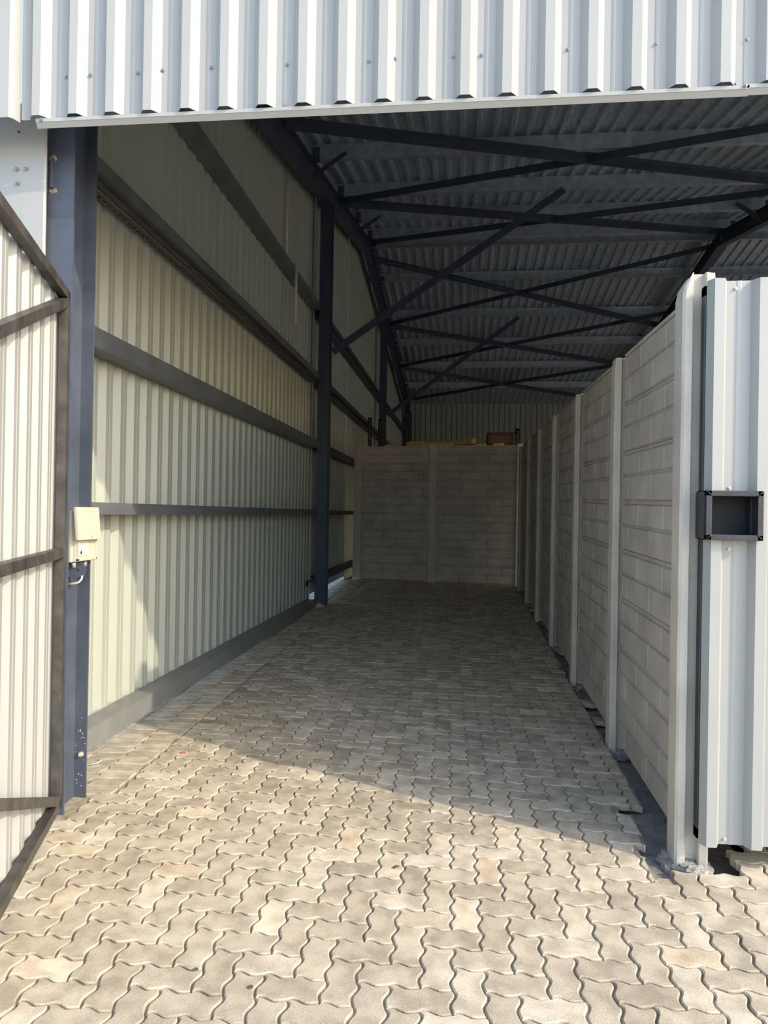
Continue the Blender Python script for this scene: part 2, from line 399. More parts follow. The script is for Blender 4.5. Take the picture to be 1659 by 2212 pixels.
# bottom edge flashing of the front sheeting, in two lapped lengths
def edge_trim(x0, x1, dz, name):
    t = MB(); pr = [(3.119, 3.2385+dz), (3.117, 3.2385+dz), (3.117, 3.2545+dz), (3.139, 3.2575+dz), (3.139, 3.2535+dz), (3.121, 3.2505+dz), (3.121, 3.240+dz), (3.137, 3.219+dz), (3.135, 3.2165+dz)]
    t.prism([FP(0, a, c)[1:] for a, c in pr], (x0*FK, 0, 0), (x1*FK, 0, 0), (0, 1, 0), (0, 0, 1)); return struct(t, name, [M_WHITE])
t1o = edge_trim(-2.015, 1.16, 0, 'trim_1'); edge_trim(1.14, XE, .004, 'trim_2')
for x, z, y in ((1.143, 3.250, 3.116), (1.112, 3.272, 3.139), (-1.985, 3.247, 3.116), (-.83, 3.268, 3.139)):
    b = MB(); uv_disc(b, FP(x, y, z), (0, -1, 0), .008, .009); b.build('screw', M_SCREW, t1o)
# corner flashing beside the front sheeting and the flat white pier sheet under it
t3 = MB()
prof = [(-2.62, 0), (-2.13, 0), (-2.115, .012), (-2.105, .05), (-2.108, .053), (-2.13, .004), (-2.62, .004)]
t3.prism([(a*FK, b) for a, b in prof], FP(0, 3.085, 3.25), (0, 3.085*FK, 4.85), (1, 0, 0), (0, 1, 0))
struct(t3, 'trim_3', [M_WHITE])
t4 = MB()
prof = [(-2.62, .03), (-2.30, .012), (-2.12, 0), (-2.02, -.002), (-2.010, .004), (-2.035, .05), (-2.039, .05), (-2.018, .012), (-2.12, .006), (-2.30, .018), (-2.62, .04)]
t4.prism(prof, (0, 3.1, .03), (0, 3.1, 3.32), (.969, 0, 0), (0, 1, 0))
t4o = struct(t4, 'trim_4', [M_WHITE])
for x, z in ((-2.159, 3.062), (-2.109, 3.060), (-2.155, 2.993), (-2.15, 3.24)):
    b = MB(); uv_disc(b, (x*.969, 3.0985, CAM_H+(z-CAM_H)*.969), (0, -1, 0), .009 if z < 3.2 else .004, .01); b.build('screw', M_SCREW if z < 3.2 else M_DARK, t4o)

# ================================================================ STEEL FRAME
# ---- front column (I section, web running into the shed)
CX = -1.9135
def column(y0, y1, ztop, zb, label, mat_, name='steel_column', wid=.133, cx=CX):
    e = empty(name, (cx, (y0+y1)/2, zb), label, 'column')
    b = MB(); b.prism(i_section(wid, y1-y0), (cx, (y0+y1)/2, zb), (cx, (y0+y1)/2, ztop), (1, 0, 0), (0, 1, 0))
    b.build('column_shaft', mat_, e)
    return e
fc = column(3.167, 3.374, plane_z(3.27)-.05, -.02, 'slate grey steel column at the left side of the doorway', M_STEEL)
b = MB(); b.box((-1.955, 3.145, 2.945), (-1.945, 3.168, 3.085)); b.build('handle_bar', M_STEEL, fc)
for z in (2.94, 3.095):
    b = MB()
    for k in range(5):
        uv_disc(b, (-1.952+random.uniform(-.012, .012), 3.167, z+random.uniform(-.008, .008)), (0, -1, 0), random.uniform(.006, .013), .006, 8)
    tag(b.build('weld_bead', M_WELD, fc), 'scorched weld bead')
# mortar splashes on the column foot
b = MB()
for k in range(22):
    yy = 3.364; xx = random.uniform(-1.905, -1.855); zz = random.uniform(.05, .42)
    uv_disc(b, (xx, yy, zz), (0, -1, 0), random.uniform(.0015, .004), .002, 6)
uv_disc(b, (-1.872, 3.364, .213), (0, -1, 0), .013, .018, 7)
b.build('mortar_splash', M_ROCK, fc)
c1 = column(9.55, 9.75, plane_z(9.65)-.24, floor_z(9.6)-.01, 'dark steel column halfway along the left wall, in front of the knee strut', M_DARKSTEEL, cx=-1.925, wid=.15)
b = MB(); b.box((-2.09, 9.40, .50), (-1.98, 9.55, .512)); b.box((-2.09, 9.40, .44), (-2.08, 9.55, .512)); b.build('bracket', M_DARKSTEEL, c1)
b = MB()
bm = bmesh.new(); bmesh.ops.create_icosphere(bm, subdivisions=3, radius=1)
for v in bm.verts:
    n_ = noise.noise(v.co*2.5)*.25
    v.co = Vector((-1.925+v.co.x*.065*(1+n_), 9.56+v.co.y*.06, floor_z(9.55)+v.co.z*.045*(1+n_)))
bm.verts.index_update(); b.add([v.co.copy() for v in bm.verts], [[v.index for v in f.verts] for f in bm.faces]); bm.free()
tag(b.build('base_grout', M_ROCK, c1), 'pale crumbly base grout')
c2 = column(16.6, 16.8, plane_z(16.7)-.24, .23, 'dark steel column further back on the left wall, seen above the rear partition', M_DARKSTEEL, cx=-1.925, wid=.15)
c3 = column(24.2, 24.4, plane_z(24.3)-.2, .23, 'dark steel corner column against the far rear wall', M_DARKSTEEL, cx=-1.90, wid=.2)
# ---- rafters: one line over the left wall, one over the next bay, each with purlin cleats
PUR = [6.75, 8.4, 10.15, 11.8, 13.3, 13.9, 15.3, 17.1, 18.85, 20.55, 22.3]
PURN = ['roof purlin nearest the doorway, partly behind the front sheeting', 'second roof purlin from the doorway, above the start of the first cross bracing',
        'third roof purlin from the doorway, touched by the knee strut end', 'fourth roof purlin from the doorway, behind the crossing of the second bracing pair',
        'roof purlin just in front of the ridge', 'roof purlin just behind the ridge', 'first roof purlin on the far slope, with a pale bottom edge',
        'second roof purlin on the far slope', 'third roof purlin on the far slope, below the brighter roof sheets', 'fourth roof purlin on the far slope, thin pale line', 'fifth roof purlin on the far slope, nearest the rear wall']
for y, lab in zip(PUR, PURN):
    b = MB(); z = plane_z(y); s_ = 1 if y <= YR else -1
    b.prism([(0, 0), (.065*s_, 0), (.065*s_, .02), (.0625*s_, .02), (.0625*s_, .003), (.003*s_, .003), (.003*s_, PD-.003), (.065*s_, PD-.003), (.065*s_, PD), (0, PD)],
            (-2.15, y, z), (XE, y, z), (0, 1, 0), (0, 0, 1))
    tag(b.build('roof_purlin', M_GALV), 'galvanised '+lab, 'purlin', 'galvanised purlins under the roof')
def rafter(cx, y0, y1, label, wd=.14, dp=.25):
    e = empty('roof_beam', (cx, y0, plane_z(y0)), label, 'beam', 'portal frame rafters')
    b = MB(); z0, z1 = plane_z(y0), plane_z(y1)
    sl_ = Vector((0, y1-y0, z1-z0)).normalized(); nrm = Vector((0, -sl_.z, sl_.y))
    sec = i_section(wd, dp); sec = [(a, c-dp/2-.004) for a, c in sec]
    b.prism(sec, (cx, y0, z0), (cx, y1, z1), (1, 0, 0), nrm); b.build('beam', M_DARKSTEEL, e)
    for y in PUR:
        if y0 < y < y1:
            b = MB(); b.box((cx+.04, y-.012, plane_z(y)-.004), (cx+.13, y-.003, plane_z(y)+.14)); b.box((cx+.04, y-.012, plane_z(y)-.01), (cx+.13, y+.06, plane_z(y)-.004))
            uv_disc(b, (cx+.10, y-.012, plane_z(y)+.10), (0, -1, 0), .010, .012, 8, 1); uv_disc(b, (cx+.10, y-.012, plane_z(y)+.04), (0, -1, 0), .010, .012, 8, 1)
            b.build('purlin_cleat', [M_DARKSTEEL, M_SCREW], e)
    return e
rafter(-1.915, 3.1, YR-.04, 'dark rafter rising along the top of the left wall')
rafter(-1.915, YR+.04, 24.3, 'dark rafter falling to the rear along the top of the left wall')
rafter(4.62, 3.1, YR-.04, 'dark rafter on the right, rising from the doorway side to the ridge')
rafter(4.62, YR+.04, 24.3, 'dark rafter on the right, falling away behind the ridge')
# ---- roof cross bracing (angle bars under the purlins)
BR = [((-1.85, 3.6), (4.55, 7.0), 'dark angle brace nearest the doorway, mostly behind the front sheeting'),
      ((-1.85, 7.05), (4.55, 10.15), 'first long brace, starting high on the left and dropping to the right'),
      ((-1.85, 10.25), (4.55, 7.0), 'first long brace, rising from the left column head to the right'),
      ((-1.85, 10.35), (4.55, 13.35), 'second brace from the left column head, sloping down to the right'),
      ((-1.85, 13.45), (4.55, 10.3), 'second brace rising from the ridge at left to the upper right'),
      ((-1.85, 14.2), (4.55, 17.6), 'brace just behind the ridge, falling to the right'),
      ((-1.85, 17.3), (4.55, 14.0), 'brace just behind the ridge, rising to the right'),
      ((-1.85, 17.45), (4.55, 20.3), 'far brace falling to the right across the bright sheets'),
      ((-1.85, 20.2), (4.55, 16.9), 'far brace rising to the right across the bright sheets'),
      ((-1.85, 20.35), (4.55, 23.4), 'rearmost brace falling to the right above the partition'),
      ((-1.85, 23.3), (4.55, 20.0), 'rearmost brace rising to the right above the partition')]
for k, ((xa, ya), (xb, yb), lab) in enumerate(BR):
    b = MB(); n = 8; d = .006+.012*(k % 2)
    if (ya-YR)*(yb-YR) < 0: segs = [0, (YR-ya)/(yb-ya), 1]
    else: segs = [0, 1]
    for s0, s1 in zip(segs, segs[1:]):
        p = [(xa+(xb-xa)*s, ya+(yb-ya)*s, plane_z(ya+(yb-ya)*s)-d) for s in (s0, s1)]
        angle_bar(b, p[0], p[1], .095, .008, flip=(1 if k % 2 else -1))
    tag(b.build('roof_brace', M_DARKSTEEL), 'dark steel angle, '+lab, 'brace', 'roof cross braces')
# ---- long knee struts from the wall columns up to the purlins
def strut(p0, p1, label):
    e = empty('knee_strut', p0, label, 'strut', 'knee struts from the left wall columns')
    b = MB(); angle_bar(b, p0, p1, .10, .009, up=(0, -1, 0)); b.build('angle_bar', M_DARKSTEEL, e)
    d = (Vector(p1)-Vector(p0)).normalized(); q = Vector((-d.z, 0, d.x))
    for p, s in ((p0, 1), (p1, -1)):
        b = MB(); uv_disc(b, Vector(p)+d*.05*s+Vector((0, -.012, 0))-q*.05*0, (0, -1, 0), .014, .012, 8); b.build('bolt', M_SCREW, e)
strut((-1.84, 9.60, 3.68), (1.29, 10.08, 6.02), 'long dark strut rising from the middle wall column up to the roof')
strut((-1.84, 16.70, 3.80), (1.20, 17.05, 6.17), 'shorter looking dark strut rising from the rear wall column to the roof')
# ---- short fly braces between rafter and purlin
def fly(cx, s, y, label):
    b = MB(); z = plane_z(y)
    angle_bar(b, (cx+.05*s, y-.05, z-.22), (cx+.44*s, y-.05, z+.05), .05, .006, up=(0, -1, 0))
    uv_disc(b, (cx+.42*s, y-.06, z+.03), (0, -1, 0), .008, .01, 8, 1)
    tag(b.build('fly_brace', [M_DARKSTEEL, M_SCREW]), label, 'brace', 'short fly braces')
fly(-1.9, 1, 8.35, 'short stub brace at top left, nearest the doorway')
fly(-1.9, 1, 11.7, 'short stub brace at left beneath the column head')
fly(4.6, -1, 11.7, 'short stub brace on the right hand rafter')

# ---- girts along the left wall, one per bay and level
def girt(y0, y1, z0, z1, label, m_=M_STEEL):
    b = MB(); x1 = -1.98
    b.prism([(0, 0), (-.135, 0), (-.135, .003), (-.003, .003), (-.003, z1-z0-.003), (-.135, z1-z0-.003), (-.135, z1-z0), (0, z1-z0)],
            (x1, y0, z0), (x1, y1, z0), (1, 0, 0), (0, 0, 1))
    tag(b.build('steel_girt', m_), label, 'girt', 'horizontal girts on the left wall')
LV = [(.135, .248, 'bottom'), (1.405, 1.472, 'eye level'), (2.31, 2.418, 'upper middle'), (3.255, 3.335, 'cable tray'), (4.20, 4.28, 'topmost')]
LB = {'bottom': 'lowest steel rail along the left wall', 'eye level': 'steel girt at meter box height on the left wall', 'upper middle': 'thick steel girt above the meter box height on the left wall',
      'cable tray': 'steel girt above the slotted cable tray, left wall', 'topmost': 'highest steel girt on the left wall'}
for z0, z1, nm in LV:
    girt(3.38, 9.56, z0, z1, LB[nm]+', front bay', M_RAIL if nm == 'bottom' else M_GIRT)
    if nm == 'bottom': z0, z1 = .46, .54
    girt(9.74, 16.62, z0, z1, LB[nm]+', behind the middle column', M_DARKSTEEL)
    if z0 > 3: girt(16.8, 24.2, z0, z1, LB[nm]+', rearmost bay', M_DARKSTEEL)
# ---- slotted cable tray under the fourth girt, with cables
def tray(y0, y1, z, label):
    e = empty('cable_tray', (-2.04, y0, z), label, 'cable tray', 'slotted cable trays on the left wall')
    b = MB()
    xs = [-2.105, -2.085, -2.058, -2.045, -2.018, -1.99]
    for a, c in ((0, 1), (2, 3), (4, 5)): b.box((xs[a], y0, z), (xs[c], y1, z+.0015))
    yy = y0
    while yy < y1:
        for a, c, o in ((1, 2, 0), (3, 4, .03)):
            b.box((xs[a], yy+o, z), (xs[c], yy+o+.022, z+.0015))
        yy += .062
    b.box((-2.105, y0, z), (-2.1035, y1, z+.04)); b.box((-1.9915, y0, z), (-1.99, y1, z+.012))
    b.build('tray', M_TRAY, e)
    for dx, r in ((-.03, .006), (-.055, .004)):
        c_ = MB(); pts = [(-1.99+dx+random.uniform(-.003, .003), y0+(y1-y0)*k/14, z-.012+random.uniform(-.004, .002)) for k in range(15)]
        c_.tube(pts, r, 8); c_.build('cable', M_CABLE, e)
tray(3.4, 9.5, 3.20, 'galvanised slotted cable tray with brown cables, front bay of the left wall')
tray(9.8, 16.5, 3.20, 'galvanised cable tray behind the middle column, left wall')
tray(16.9, 23.5, 3.20, 'galvanised cable tray in the rearmost bay of the left wall')
tray(9.8, 20, 4.15, 'galvanised cable tray under the highest girt behind the middle column')
# ---- conduit drop
e = empty('conduit', (-2.09, 8.05, 3.61), 'pale vertical plastic conduit high on the left wall', 'conduit')
b = MB(); b.tube([(-2.085, 8.05, 4.30), (-2.085, 8.06, 5.50)], .016); b.build('upper_pipe', M_PVC, e)
b = MB(); b.tube([(-1.965, 8.05, 3.60), (-1.965, 8.05, 4.31)], .02); b.build('lower_pipe', M_PVC, e)

# ================================================================ PRECAST CONCRETE WALLS
def hpost(x, y, ang, z0, h, label, group, wx=.137, wy=.125, chip=False, foot=True):
    """H-shaped fence post; slots face local +y and -y"""
    e = empty('concrete_post', (x, y, z0), label, 'post', group)
    Mx = Matrix.Translation((x, y, z0)) @ Matrix.Rotation(ang, 4, 'Z')
    a, c, sw, sd, ch = wx/2, wy/2, .0265, .034, .010
    pr = [(-a+ch, -c), (-sw-.004, -c), (-sw, -c+.006), (-sw, -c+sd), (sw, -c+sd), (sw, -c+.006), (sw+.004, -c), (a-ch, -c), (a, -c+ch), (a, c-ch), (a-ch, c),
          (sw+.004, c), (sw, c-.006), (sw, c-sd), (-sw, c-sd), (-sw, c-.006), (-sw-.004, c), (-a+ch, c), (-a, c-ch), (-a, -c+ch)]
    n = len(pr); nz = 26; vs = []; fs = []
    for k in range(nz+1):
        zz = h*k/nz
        for q, (px_, py_) in enumerate(pr):
            jx = noise.noise(Vector((x*3+px_*40, y*3+py_*40, zz*9)))*.0022
            s_ = 1-(.10 if k == nz else 0); zz2 = zz
            if k == nz: zz2 = h-.0+noise.noise(Vector((px_*60, py_*60, x)))*.006
            if chip and k == nz and px_ < -a+.03: zz2 -= .055
            vs.append(Mx @ Vector((px_*s_+jx, py_*s_+jx, zz2)))
        if k: fs += [((k-1)*n+i, (k-1)*n+(i+1) % n, k*n+(i+1) % n, k*n+i) for i in range(n)]
    fs += [tuple(range(n-1, -1, -1)), tuple(range(nz*n, nz*n+n))]
    b = MB(); b.add(vs, fs); b.build('post_shaft', M_CONC, e)
    if foot:
        b = MB(); bm = bmesh.new(); bmesh.ops.create_icosphere(bm, subdivisions=4, radius=1)
        for v in bm.verts:
            n_ = noise.noise(v.co*2.2+Vector((x, y, 0)))*.35+noise.noise(v.co*7)*.10
            v.co = Mx @ Vector((v.co.x*(.10)*(1+n_)-.01, v.co.y*.13*(1+n_), -.012+v.co.z*.035*(1+n_)))
        bm.verts.index_update(); b.add([v.co.copy() for v in bm.verts], [[v.index for v in f.verts] for f in bm.faces]); bm.free()
        b.build('mortar_footing', M_MORTAR, e)
    return e
def slab(p0, p1, z, h, th, cols, label, group, z1=None, seed=0, facing=-1, cap=False):
    """one precast panel between two points, brick pattern in two rows on its visible face"""
    p0, p1 = Vector((p0[0], p0[1], z)), Vector((p1[0], p1[1], z if z1 is None else z1))
    L = (p1-p0).length; ud = (p1-p0).normalized(); nd = Vector((ud.y, -ud.x, 0)).normalized()*facing; up = Vector((0, 0, 1))
    def P(u, v, n): return p0+ud*u+up*v+nd*n
    b = MB()
    def blk(u0, u1, v0, v1, n0, n1, ch):
        vs = [P(u0, v0, n0), P(u1, v0, n0), P(u1, v1, n0), P(u0, v1, n0), P(u0+ch, v0+ch, n1), P(u1-ch, v0+ch, n1), P(u1-ch, v1-ch, n1), P(u0+ch, v1-ch, n1)]
        b.add(vs, [(0, 3, 2, 1), (4, 5, 6, 7), (0, 1, 5, 4), (1, 2, 6, 5), (2, 3, 7, 6), (3, 0, 4, 7)])
    g = .0055
    blk(0, L, .0015, h-.0015, -th, 0, 0)
    # top edge bevel band
    for r in range(2):
        v0, v1 = (g*.6, h/2-g) if r == 0 else (h/2+g, h-.022)
        cuts = [0]+[c for c in cols[r] if .02 < c < L-.02]+[L]
        for u0, u1 in zip(cuts, cuts[1:]):
            blk(u0+(g*.6 if u0 > 0 else 0), u1-(g*.6 if u1 < L else 0), v0, v1, 0, .012, .006)
    # raised bevel along the panel's top
    vs = [P(0, h-.022, 0), P(L, h-.022, 0), P(L, h-.0015, -.004), P(0, h-.0015, -.004), P(0, h-.018, .005), P(L, h-.018, .005)]
    b.add(vs, [(0, 1, 5, 4), (4, 5, 2, 3), (0, 4, 3), (1, 2, 5)])
    if cap:
        blk(0, L, h-.02, h+.008, -th-.004, .012, .004)
    o = b.build('precast_plank', M_SLAB)
    return tag(o, label, 'concrete plank', group)
SH = 2.37/8
WY = [3.178, 4.53, 6.06, 7.56, 9.04, 10.5, 11.95]       # posts of the right wall
WX = .9765
BAYN = ['nearest bay', 'second bay from the doorway', 'third bay from the doorway', 'fourth bay from the doorway', 'fifth bay from the doorway', 'sixth bay from the doorway']
TOPN = ['topmost plank', 'second plank from the top', 'third plank from the top', 'fourth plank from the top', 'fourth plank from the bottom', 'third plank from the bottom', 'second plank from the bottom', 'lowest plank']
for k, y in enumerate(WY):
    zf = floor_z(y)
    top = 2.475 if k == 0 else 2.41+.0225*(y-4.5)
    lab = ['chipped end post of the right block wall beside the white door'] + [ORD[q]+' concrete post of the right wall counted from the doorway' for q in range(1, 7)]
    hpost(WX, y, 0, zf-.03, top-zf+.03, lab[k], 'posts of the right concrete wall', chip=(k == 0))
for k in range(6):
    y0, y1 = WY[k]+.05, WY[k+1]-.05
    for r in range(8):
        z0 = floor_z(WY[k])*.4+floor_z(WY[k+1])*.6*0+floor_z(WY[k])*.6+.03+SH*r
        z1 = floor_z(WY[k+1])+.03+SH*r
        o = slab((.978, y0), (.978, y1), z0, SH, .036, ([.10, .60, 1.10], [.36, .85, 1.33]), TOPN[7-r]+' of the right concrete wall, '+BAYN[k],
             'planks of the right concrete wall', z1=z1, facing=-1, cap=(r == 7))
# rear partition across the unit
PA, PB = Vector((-1.89, 12.72)), Vector((.965, 12.26))
pang = math.atan2(PB.y-PA.y, PB.x-PA.x)
pd = (PB-PA).normalized()
pp = [PA, PA+pd*1.375, PB]
pl = ['left concrete post of the rear partition', 'middle concrete post of the rear partition', 'right concrete post of the rear partition in the corner']
for q, (p, l_) in enumerate(zip(pp, pl)):
    hpost(p.x, p.y, pang+math.pi/2, .225, 2.425, l_, 'posts of the rear partition', wx=.125, wy=.137)
for k, (p, q) in enumerate(((pp[0], pp[1]), (pp[1], pp[2]))):
    nn = Vector((-pd.y, pd.x))
    a = p+pd*.05-nn*.0; c = q-pd*.05
    for r in range(8):
        slab((a.x, a.y), (c.x, c.y), .262+SH*r, SH, .036, ([.20, .68, 1.16] if k == 0 else [.42, .92, 1.4], [.06, .44, .93] if k == 0 else [.17, .67, 1.17]),
             TOPN[7-r]+' of the rear partition, '+('left bay' if k == 0 else 'right bay'), 'planks of the rear partition', facing=1, cap=(r == 7))
# ---- racking and rolls behind the partition
rk = empty('storage_rack', (-.3, 13.7, .25), 'dark perforated storage rack rising behind the rear partition', 'rack')
for x, y, zt in ((-1.78, 13.35, 3.25), (-1.70, 14.3, 3.35), (.98, 13.35, 3.06), (1.02, 14.3, 3.1)):
    b = MB(); w_ = .035
    b.box((x-w_, y, .25), (x-w_+.004, y+.05, zt)); b.box((x+w_-.004, y, .25), (x+w_, y+.05, zt))
    z = .25
    while z < zt-.05:
        b.box((x-w_, y, z), (x+w_, y+.003, z+.035)); z += .05
    b.box((x-w_, y, zt-.05), (x+w_, y+.003, zt)); b.box((x-w_, y, .25), (x-w_+.022, y+.003, zt)); b.box((x+w_-.022, y, .25), (x+w_, y+.003, zt))
    b.build('upright', M_STEEL, rk)
b = MB(); b.box((-1.75, 13.37, 2.60), (1.0, 13.40, 2.68)); b.box((-1.75, 14.28, 2.60), (1.0, 14.31, 2.68)); b.build('shelf_beam', M_STEEL, rk)
b = MB(); b.box((-1.75, 13.38, 2.68), (1.0, 14.30, 2.695)); b.build('shelf', M_STEEL, rk)
def roll(p0, p1, r, m_, label, name, seg=20, flat=.8):
    p0, p1 = Vector(p0), Vector(p1); n = 14; b = MB(); d = (p1-p0).normalized(); a = Vector((0, 0, 1)).cross(d).normalized(); u = d.cross(a)
    vs = []; fs = []
    for k in range(n+1):
        t = k/n; rr = r*(.82 if k in (0, n) else 1)
        for q in range(seg):
            th = 2*math.pi*q/seg; jj = 1+.10*noise.noise(Vector((k*.7, math.cos(th)*2, math.sin(th)*2)))
            vs.append(p0.lerp(p1, t)+a*math.cos(th)*rr*jj+u*math.sin(th)*rr*flat*jj)
    for k in range(n): fs += [(k*seg+q, k*seg+(q+1) % seg, (k+1)*seg+(q+1) % seg, (k+1)*seg+q) for q in range(seg)]
    fs += [tuple(range(seg-1, -1, -1)), tuple(range(n*seg, (n+1)*seg))]
    b.add(vs, fs, 0, True); tag(b.build(name, m_), label, 'roll')
roll((-1.12, 13.85, 2.79), (-.22, 13.55, 2.755), .075, M_YELLOW, 'long yellow insulation roll lying at the left above the rear partition', 'insulation_roll')
roll((-.30, 13.9, 2.775), (.20, 13.55, 2.84), .085, M_YELLOW, 'yellow insulation roll tilted upward near the middle post', 'insulation_roll')
roll((.42, 13.62, 2.855), (.95, 13.66, 2.855), .16, M_BROWN, 'thick brown roll above the right bay of the rear partition', 'brown_roll', flat=.95)
roll((.20, 13.52, 2.74), (.42, 13.50, 2.75), .05, M_YELLOW, 'small yellow offcut between the tilted roll and the brown roll', 'insulation_offcut')
roll((.52, 13.43, 2.74), (.74, 13.43, 2.755), .05, M_YELLOW, 'small yellow offcut lying in front of the brown roll', 'insulation_offcut')
roll((-1.50, 13.52, 2.73), (-1.38, 13.50, 2.73), .035, M_YELLOW, 'tiny yellow offcut beside the left post of the rear partition', 'insulation_offcut')

# ================================================================ DOORS
# ---- open left leaf, seen from inside: black tube frame, beige sheet behind it
H0 = Vector((-1.848, 3.115, 0)); HD = Vector((.285, -.82, 0)).normalized(); LW = 1.45
HN = Vector((HD.y, -HD.x, 0))                   # points to the left, behind the frame (outer skin)
ZB, ZT = .05, 2.44
lf = empty('door_leaf', H0+Vector((0, 0, ZB)), 'open left door leaf with black tube frame and beige ribbed sheet', 'door leaf')
def LP(u, z, n=0): return H0+HD*u+Vector((0, 0, z))+HN*n
def bar(u0, z0, u1, z1, name, w_=.042, n_=.0, m_=M_LEAFSTEEL):
    b = MB(); p0, p1 = LP(u0, z0, n_), LP(u1, z1, n_); d = (p1-p0).normalized(); a = d.cross(HN)
    b.prism([(-w_/2, -.02), (w_/2, -.02), (w_/2, .02), (-w_/2, .02)], p0, p1, a, HN); return b.build(name, m_, lf)
bar(.021, ZB, .021, ZT, 'hinge_stile'); bar(LW-.02, ZB, LW-.02, ZT, 'free_stile')
bar(0, ZT-.021, LW, ZT-.021, 'top_rail'); bar(0, ZB+.021, LW, ZB+.021, 'bottom_rail')
bar(.042, 1.232, LW-.04, 1.225, 'middle_rail')
bar(.035, 2.385, LW-.04, 1.86, 'diagonal_brace'); bar(.035, .09, LW-.04, .62, 'diagonal_brace')
sh = Sheet(); HS = HN*.024
sheet(sh, LP(.0, .0)+Vector((0, 0, ZB-.02))+HS, HD, (0, 0, 1), HN, LW, ZT-ZB+.0, .175, .05, 0, 1)
sh.build('sheet', [M_BEIGE, M_WHITE], lf)
for z in (2.2, 1.95, .22):
    b = MB(); b.tube([H0+Vector((.006, .012, z)), H0+Vector((.006, .012, z+.12))], .008, 8); b.build('hinge', M_LEAFSTEEL, lf)
# ---- closed white leaf of the next unit, with the steel lock box
rl_ = empty('door_leaf', (.965, 3.08, .1), 'closed white ribbed door leaf of the next unit, right edge', 'door leaf')
b = MB()
b.box((.978, 3.065, .12), (1.018, 3.105, 2.40)); b.box((2.34, 3.065, .12), (2.38, 3.105, 2.40))
b.box((.978, 3.065, .12), (2.38, 3.105, .16)); b.box((.978, 3.065, 2.36), (2.38, 3.105, 2.40))
b.build('frame', M_BLACK, rl_)
sh = Sheet()
kw = dict(depth=.040, crown=.040, slope=.020)
def rsheet(x0, x1, z0, z1):
    sheet(sh, (x0, 3.063, z0), (1, 0, 0), (0, 0, 1), (0, -1, 0), x1-x0, z1-z0, .175, 1.004-x0, 0, 1, **kw)
rsheet(.985, 2.40, 1.53, 2.418); rsheet(.985, 2.40, .103, 1.37); rsheet(1.185, 2.40, 1.37, 1.53)
sh.build('sheet', [M_WHITE, M_BEIGE], rl_)
for x, z in ((1.098, 2.385), (1.085, 1.565), (1.086, 1.315), (1.088, .125)):
    b = MB(); uv_disc(b, (x, 3.062, z), (0, -1, 0), .0075, .008); b.build('screw', M_WHITEPL, rl_)
lb = MB()
X0, X1, Z0, Z1, YF_, YB_ = .973, 1.193, 1.353, 1.552, 2.990, 3.110
t_ = .022
lb.box((X0, YF_, Z0), (X0+t_, YB_, Z1), 0, None, .002); lb.box((X1-t_, YF_, Z0), (X1, YB_, Z1), 0, None, .002)
lb.box((X0, YF_, Z0), (X1, YB_, Z0+t_), 0, None, .002); lb.box((X0, YF_, Z1-t_), (X1, YB_, Z1), 0, None, .002)
lb.box((X0-.004, YF_+.02, Z0+.004), (X0+.002, YB_, Z1-.004))
# mitre weld seams
for cx_, cz_, sx, sz in ((X0, Z0, 1, 1), (X1, Z0, -1, 1), (X0, Z1, 1, -1), (X1, Z1, -1, -1)):
    lb.tube([(cx_+sx*.002, YF_-.0005, cz_+sz*.002), (cx_+sx*t_, YF_-.0005, cz_+sz*t_)], .0022, 6)
lbo = lb.build('lock_box', M_BLACK, rl_); b = MB(); b.box((X0+t_, YB_-.006, Z0+t_), (X1-t_, YB_-.001, Z1-t_)); b.build('shade_backing', M_DARK, lbo)  # near-black plate added at the back, painted as the unlit interior
lbo['label'] = 'black square steel lock opening'
b = MB(); b.box((1.165, 3.05, 1.375), (1.171, 3.105, 1.53)); b.build('bolt_plate', M_BLACK, lbo)
# second leaf of the next unit (past the picture edge) closes the front
b = Sheet(); sheet(b, (2.40, 3.063, .1), (1, 0, 0), (0, 0, 1), (0, -1, 0), 2.0, 2.32, .175, 0, 0, 1)
tag(b.build('door_leaf', [M_WHITE, M_BEIGE]), 'white ribbed door leaf beyond the right edge of the picture', 'door leaf')

# ================================================================ METER BOX AND CABLES ON THE COLUMN
mb_ = empty('meter_box', (-1.83, 3.22, 1.17), 'cream plastic socket box with raised flap on the left column', 'electrical box')
b = MB(); b.box((-1.9, 3.182, 1.18), (-1.84, 3.36, 1.425), 0, None, .004); b.box((-1.845, 3.195, 1.182), (-1.822, 3.375, 1.43), 0, None, .005); b.build('housing', M_CREAM, mb_)
b = MB()
b.box((-1.824, 3.197, 1.186), (-1.812, 3.209, 1.40), 0, None, .002); b.box((-1.824, 3.361, 1.186), (-1.812, 3.373, 1.40), 0, None, .002)
b.box((-1.824, 3.197, 1.186), (-1.812, 3.373, 1.198), 0, None, .002); b.build('rim', M_CREAM, mb_)
b = MB(); b.box((-1.823, 3.212, 1.21), (-1.819, 3.30, 1.29)); b.build('face_plate', M_WHITEPL, mb_)
b = MB(); n = 18; vs = [(-1.8185, 3.235+.007*math.cos(a)*(1 if math.sin(a) < 0 else 1-.9*math.sin(a)), 1.224+(.007 if math.sin(a) < 0 else .016)*math.sin(a)) for a in [2*math.pi*k/n for k in range(n)]]
vs2 = [(x-.004, y, z) for x, y, z in vs]
b.add(vs+vs2, [tuple(range(n)), tuple(range(2*n-1, n-1, -1))]+[(k, (k+1) % n, n+(k+1) % n, n+k) for k in range(n)]); b.build('keyhole', M_DARK, mb_)
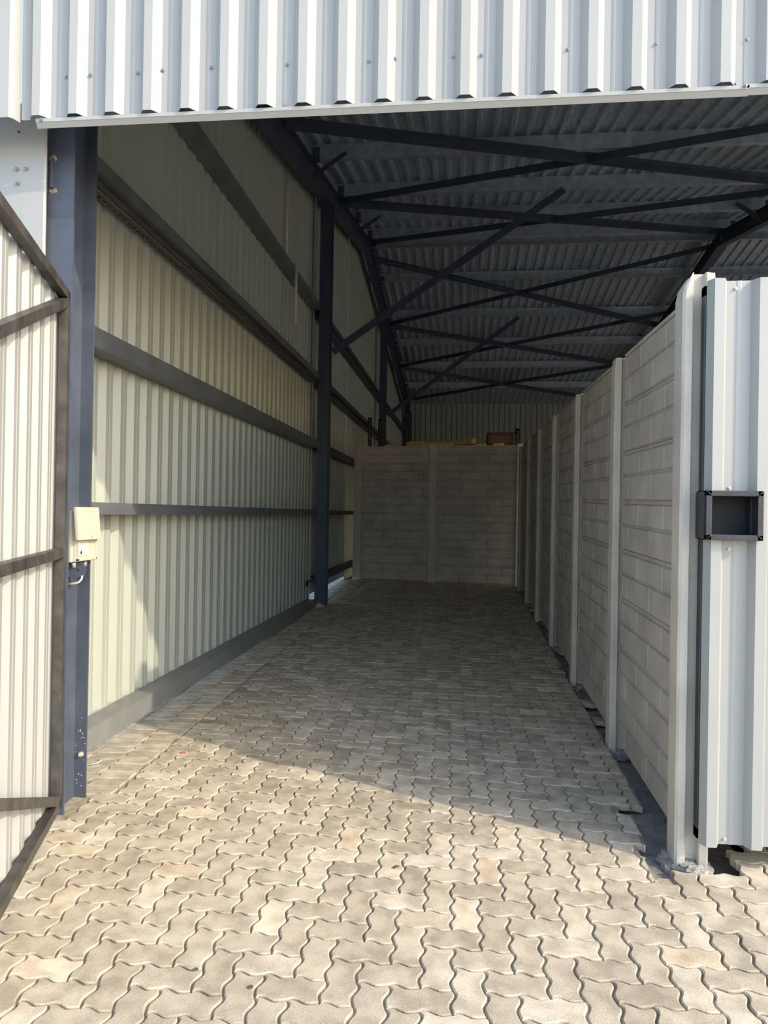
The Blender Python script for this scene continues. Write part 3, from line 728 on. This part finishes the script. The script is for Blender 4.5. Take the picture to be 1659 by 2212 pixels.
# flap, hinged at the top and tipped outward
Mx = Matrix.Translation((-1.819, 3.288, 1.443)) @ Matrix.Rotation(math.radians(-5), 4, 'Y')
b = MB(); b.box((-.002, -.125, -.158), (.016, .080, .0), 0, Mx, .005); fo_ = b.build('flap', M_CREAM, mb_)
b = MB(); b.box((.015, -.09, -.020), (.0175, .065, -.018), 0, Mx); b.build('flap_ridge', M_PVC, fo_)
b = MB(); b.box((.015, -.01, -.148), (.0185, -.004, -.141), 0, Mx); b.build('flap_latch', M_GREYPL, fo_)
for y in (3.20, 3.30):
    b = MB(); b.tube([(-1.835, y, 1.155), (-1.835, y, 1.178)], .010, 10); b.build('cable_gland', M_GREYPL, mb_)
# round steel plate with a hole and the white cable loop
e = empty('lock_plate', (-1.856, 3.25, 1.135), 'round grey steel plate with a hole below the cream box', 'plate')
b = MB(); n = 28; cx_, cz_ = -1.852, 1.138; R_, r_ = .047, .009
for yy in (3.250, 3.256):
    pass
vo = [(cx_+R_*math.cos(2*math.pi*k/n), cz_+R_*math.sin(2*math.pi*k/n)) for k in range(n)]; vi = [(cx_+.006+r_*math.cos(2*math.pi*k/n), cz_+r_*math.sin(2*math.pi*k/n)) for k in range(n)]
vs = [(x, y, z) for y in (3.25, 3.256) for x, z in vo+vi]
fs = []
for k in range(n):
    k2 = (k+1) % n
    fs += [(k, k2, n+k2, n+k), (2*n+k, 3*n+k, 3*n+k2, 2*n+k2), (k, 2*n+k, 2*n+k2, k2), (n+k, n+k2, 3*n+k2, 3*n+k)]
b.add(vs, fs); b.build('disc', M_STEEL, e)
b = MB(); b.tube([(-1.815, 3.24, 1.115), (-1.816, 3.238, 1.098), (-1.828, 3.236, 1.083), (-1.850, 3.234, 1.076), (-1.895, 3.236, 1.070)], .0055, 10)
tag(b.build('cable_loop', M_WHITEPL), 'short white cable loop under the round steel plate', 'cable')

# ================================================================ SMALL THINGS ON THE GROUND
def washer(x, y, lab):
    b = MB(); z = floor_z(y)+.001; n = 16; vs = [(x+r*math.cos(2*math.pi*k/n), y+r*math.sin(2*math.pi*k/n), z+h) for r, h in ((.008, 0), (.008, .003), (.0035, .003), (.0035, 0)) for k in range(n)]
    b.add(vs, [(i*n+k, i*n+(k+1) % n, ((i+1) % 4)*n+(k+1) % n, ((i+1) % 4)*n+k) for i in range(4) for k in range(n)])
    tag(b.build('washer', M_SCREW), lab, 'washer')
washer(-0.815, 2.174, 'small steel washer lying on the pavers, left of the two')
washer(-0.621, 2.118, 'small steel washer on the pavers, lower and right of the two')
b = MB(); z = floor_z(2.96)+.002
b.add([(.018+-0.280, 2.955+-0.066, z), (.034+-0.280, 2.962+-0.066, z+.006), (.050+-0.280, 2.958+-0.066, z+.003), (.044+-0.280, 2.942+-0.066, z+.007), (.028+-0.280, 2.938+-0.066, z+.002)], [(0, 1, 2, 3, 4)]); tag(b.build('dry_leaf', M_LEAF), 'curled brown dry leaf on the sunlit pavers', 'leaf')
b = MB(); b.tube([(-2.033, 3.743, .017), (-1.998, 3.758, .024), (-1.993, 3.803, .026), (-2.023, 3.823, .022)], .0035, 8); tag(b.build('cable_scrap', M_WHITEPL), 'white curved cable scrap on the pavers near the left column', 'scrap')
b = MB(); b.box((-1.618, 4.009, .018), (-1.588, 4.017, .024)); tag(b.build('plastic_scrap', M_RED), 'tiny orange scrap on the sunlit pavers near the shadow edge', 'scrap')
def rock(x, y, z, sx, sy, sz, m_, name, lab, cat, seed=0):
    b = MB(); bm = bmesh.new(); bmesh.ops.create_icosphere(bm, subdivisions=4, radius=1)
    for v in bm.verts:
        n_ = noise.noise(v.co*1.7+Vector((seed, 0, 0)))*.4+noise.noise(v.co*6+Vector((seed, 0, 0)))*.12
        v.co = Vector((x+v.co.x*sx*(1+n_), y+v.co.y*sy*(1+n_), z+v.co.z*sz*(1+n_)))
    bm.verts.index_update(); b.add([v.co.copy() for v in bm.verts], [[v.index for v in f.verts] for f in bm.faces]); bm.free()
    tag(b.build(name, m_), lab, cat)
rock(1.075, 3.03, -.045, .05, .03, .035, M_ROCK, 'rock', 'pale broken rock in the gap below the white door leaf', 'rock', 3)
rock(.975, 3.045, -.012, .055, .035, .028, M_MORTAR, 'mortar_lump', 'crumbly mortar lump at the foot of the chipped end post', 'mortar', 8)
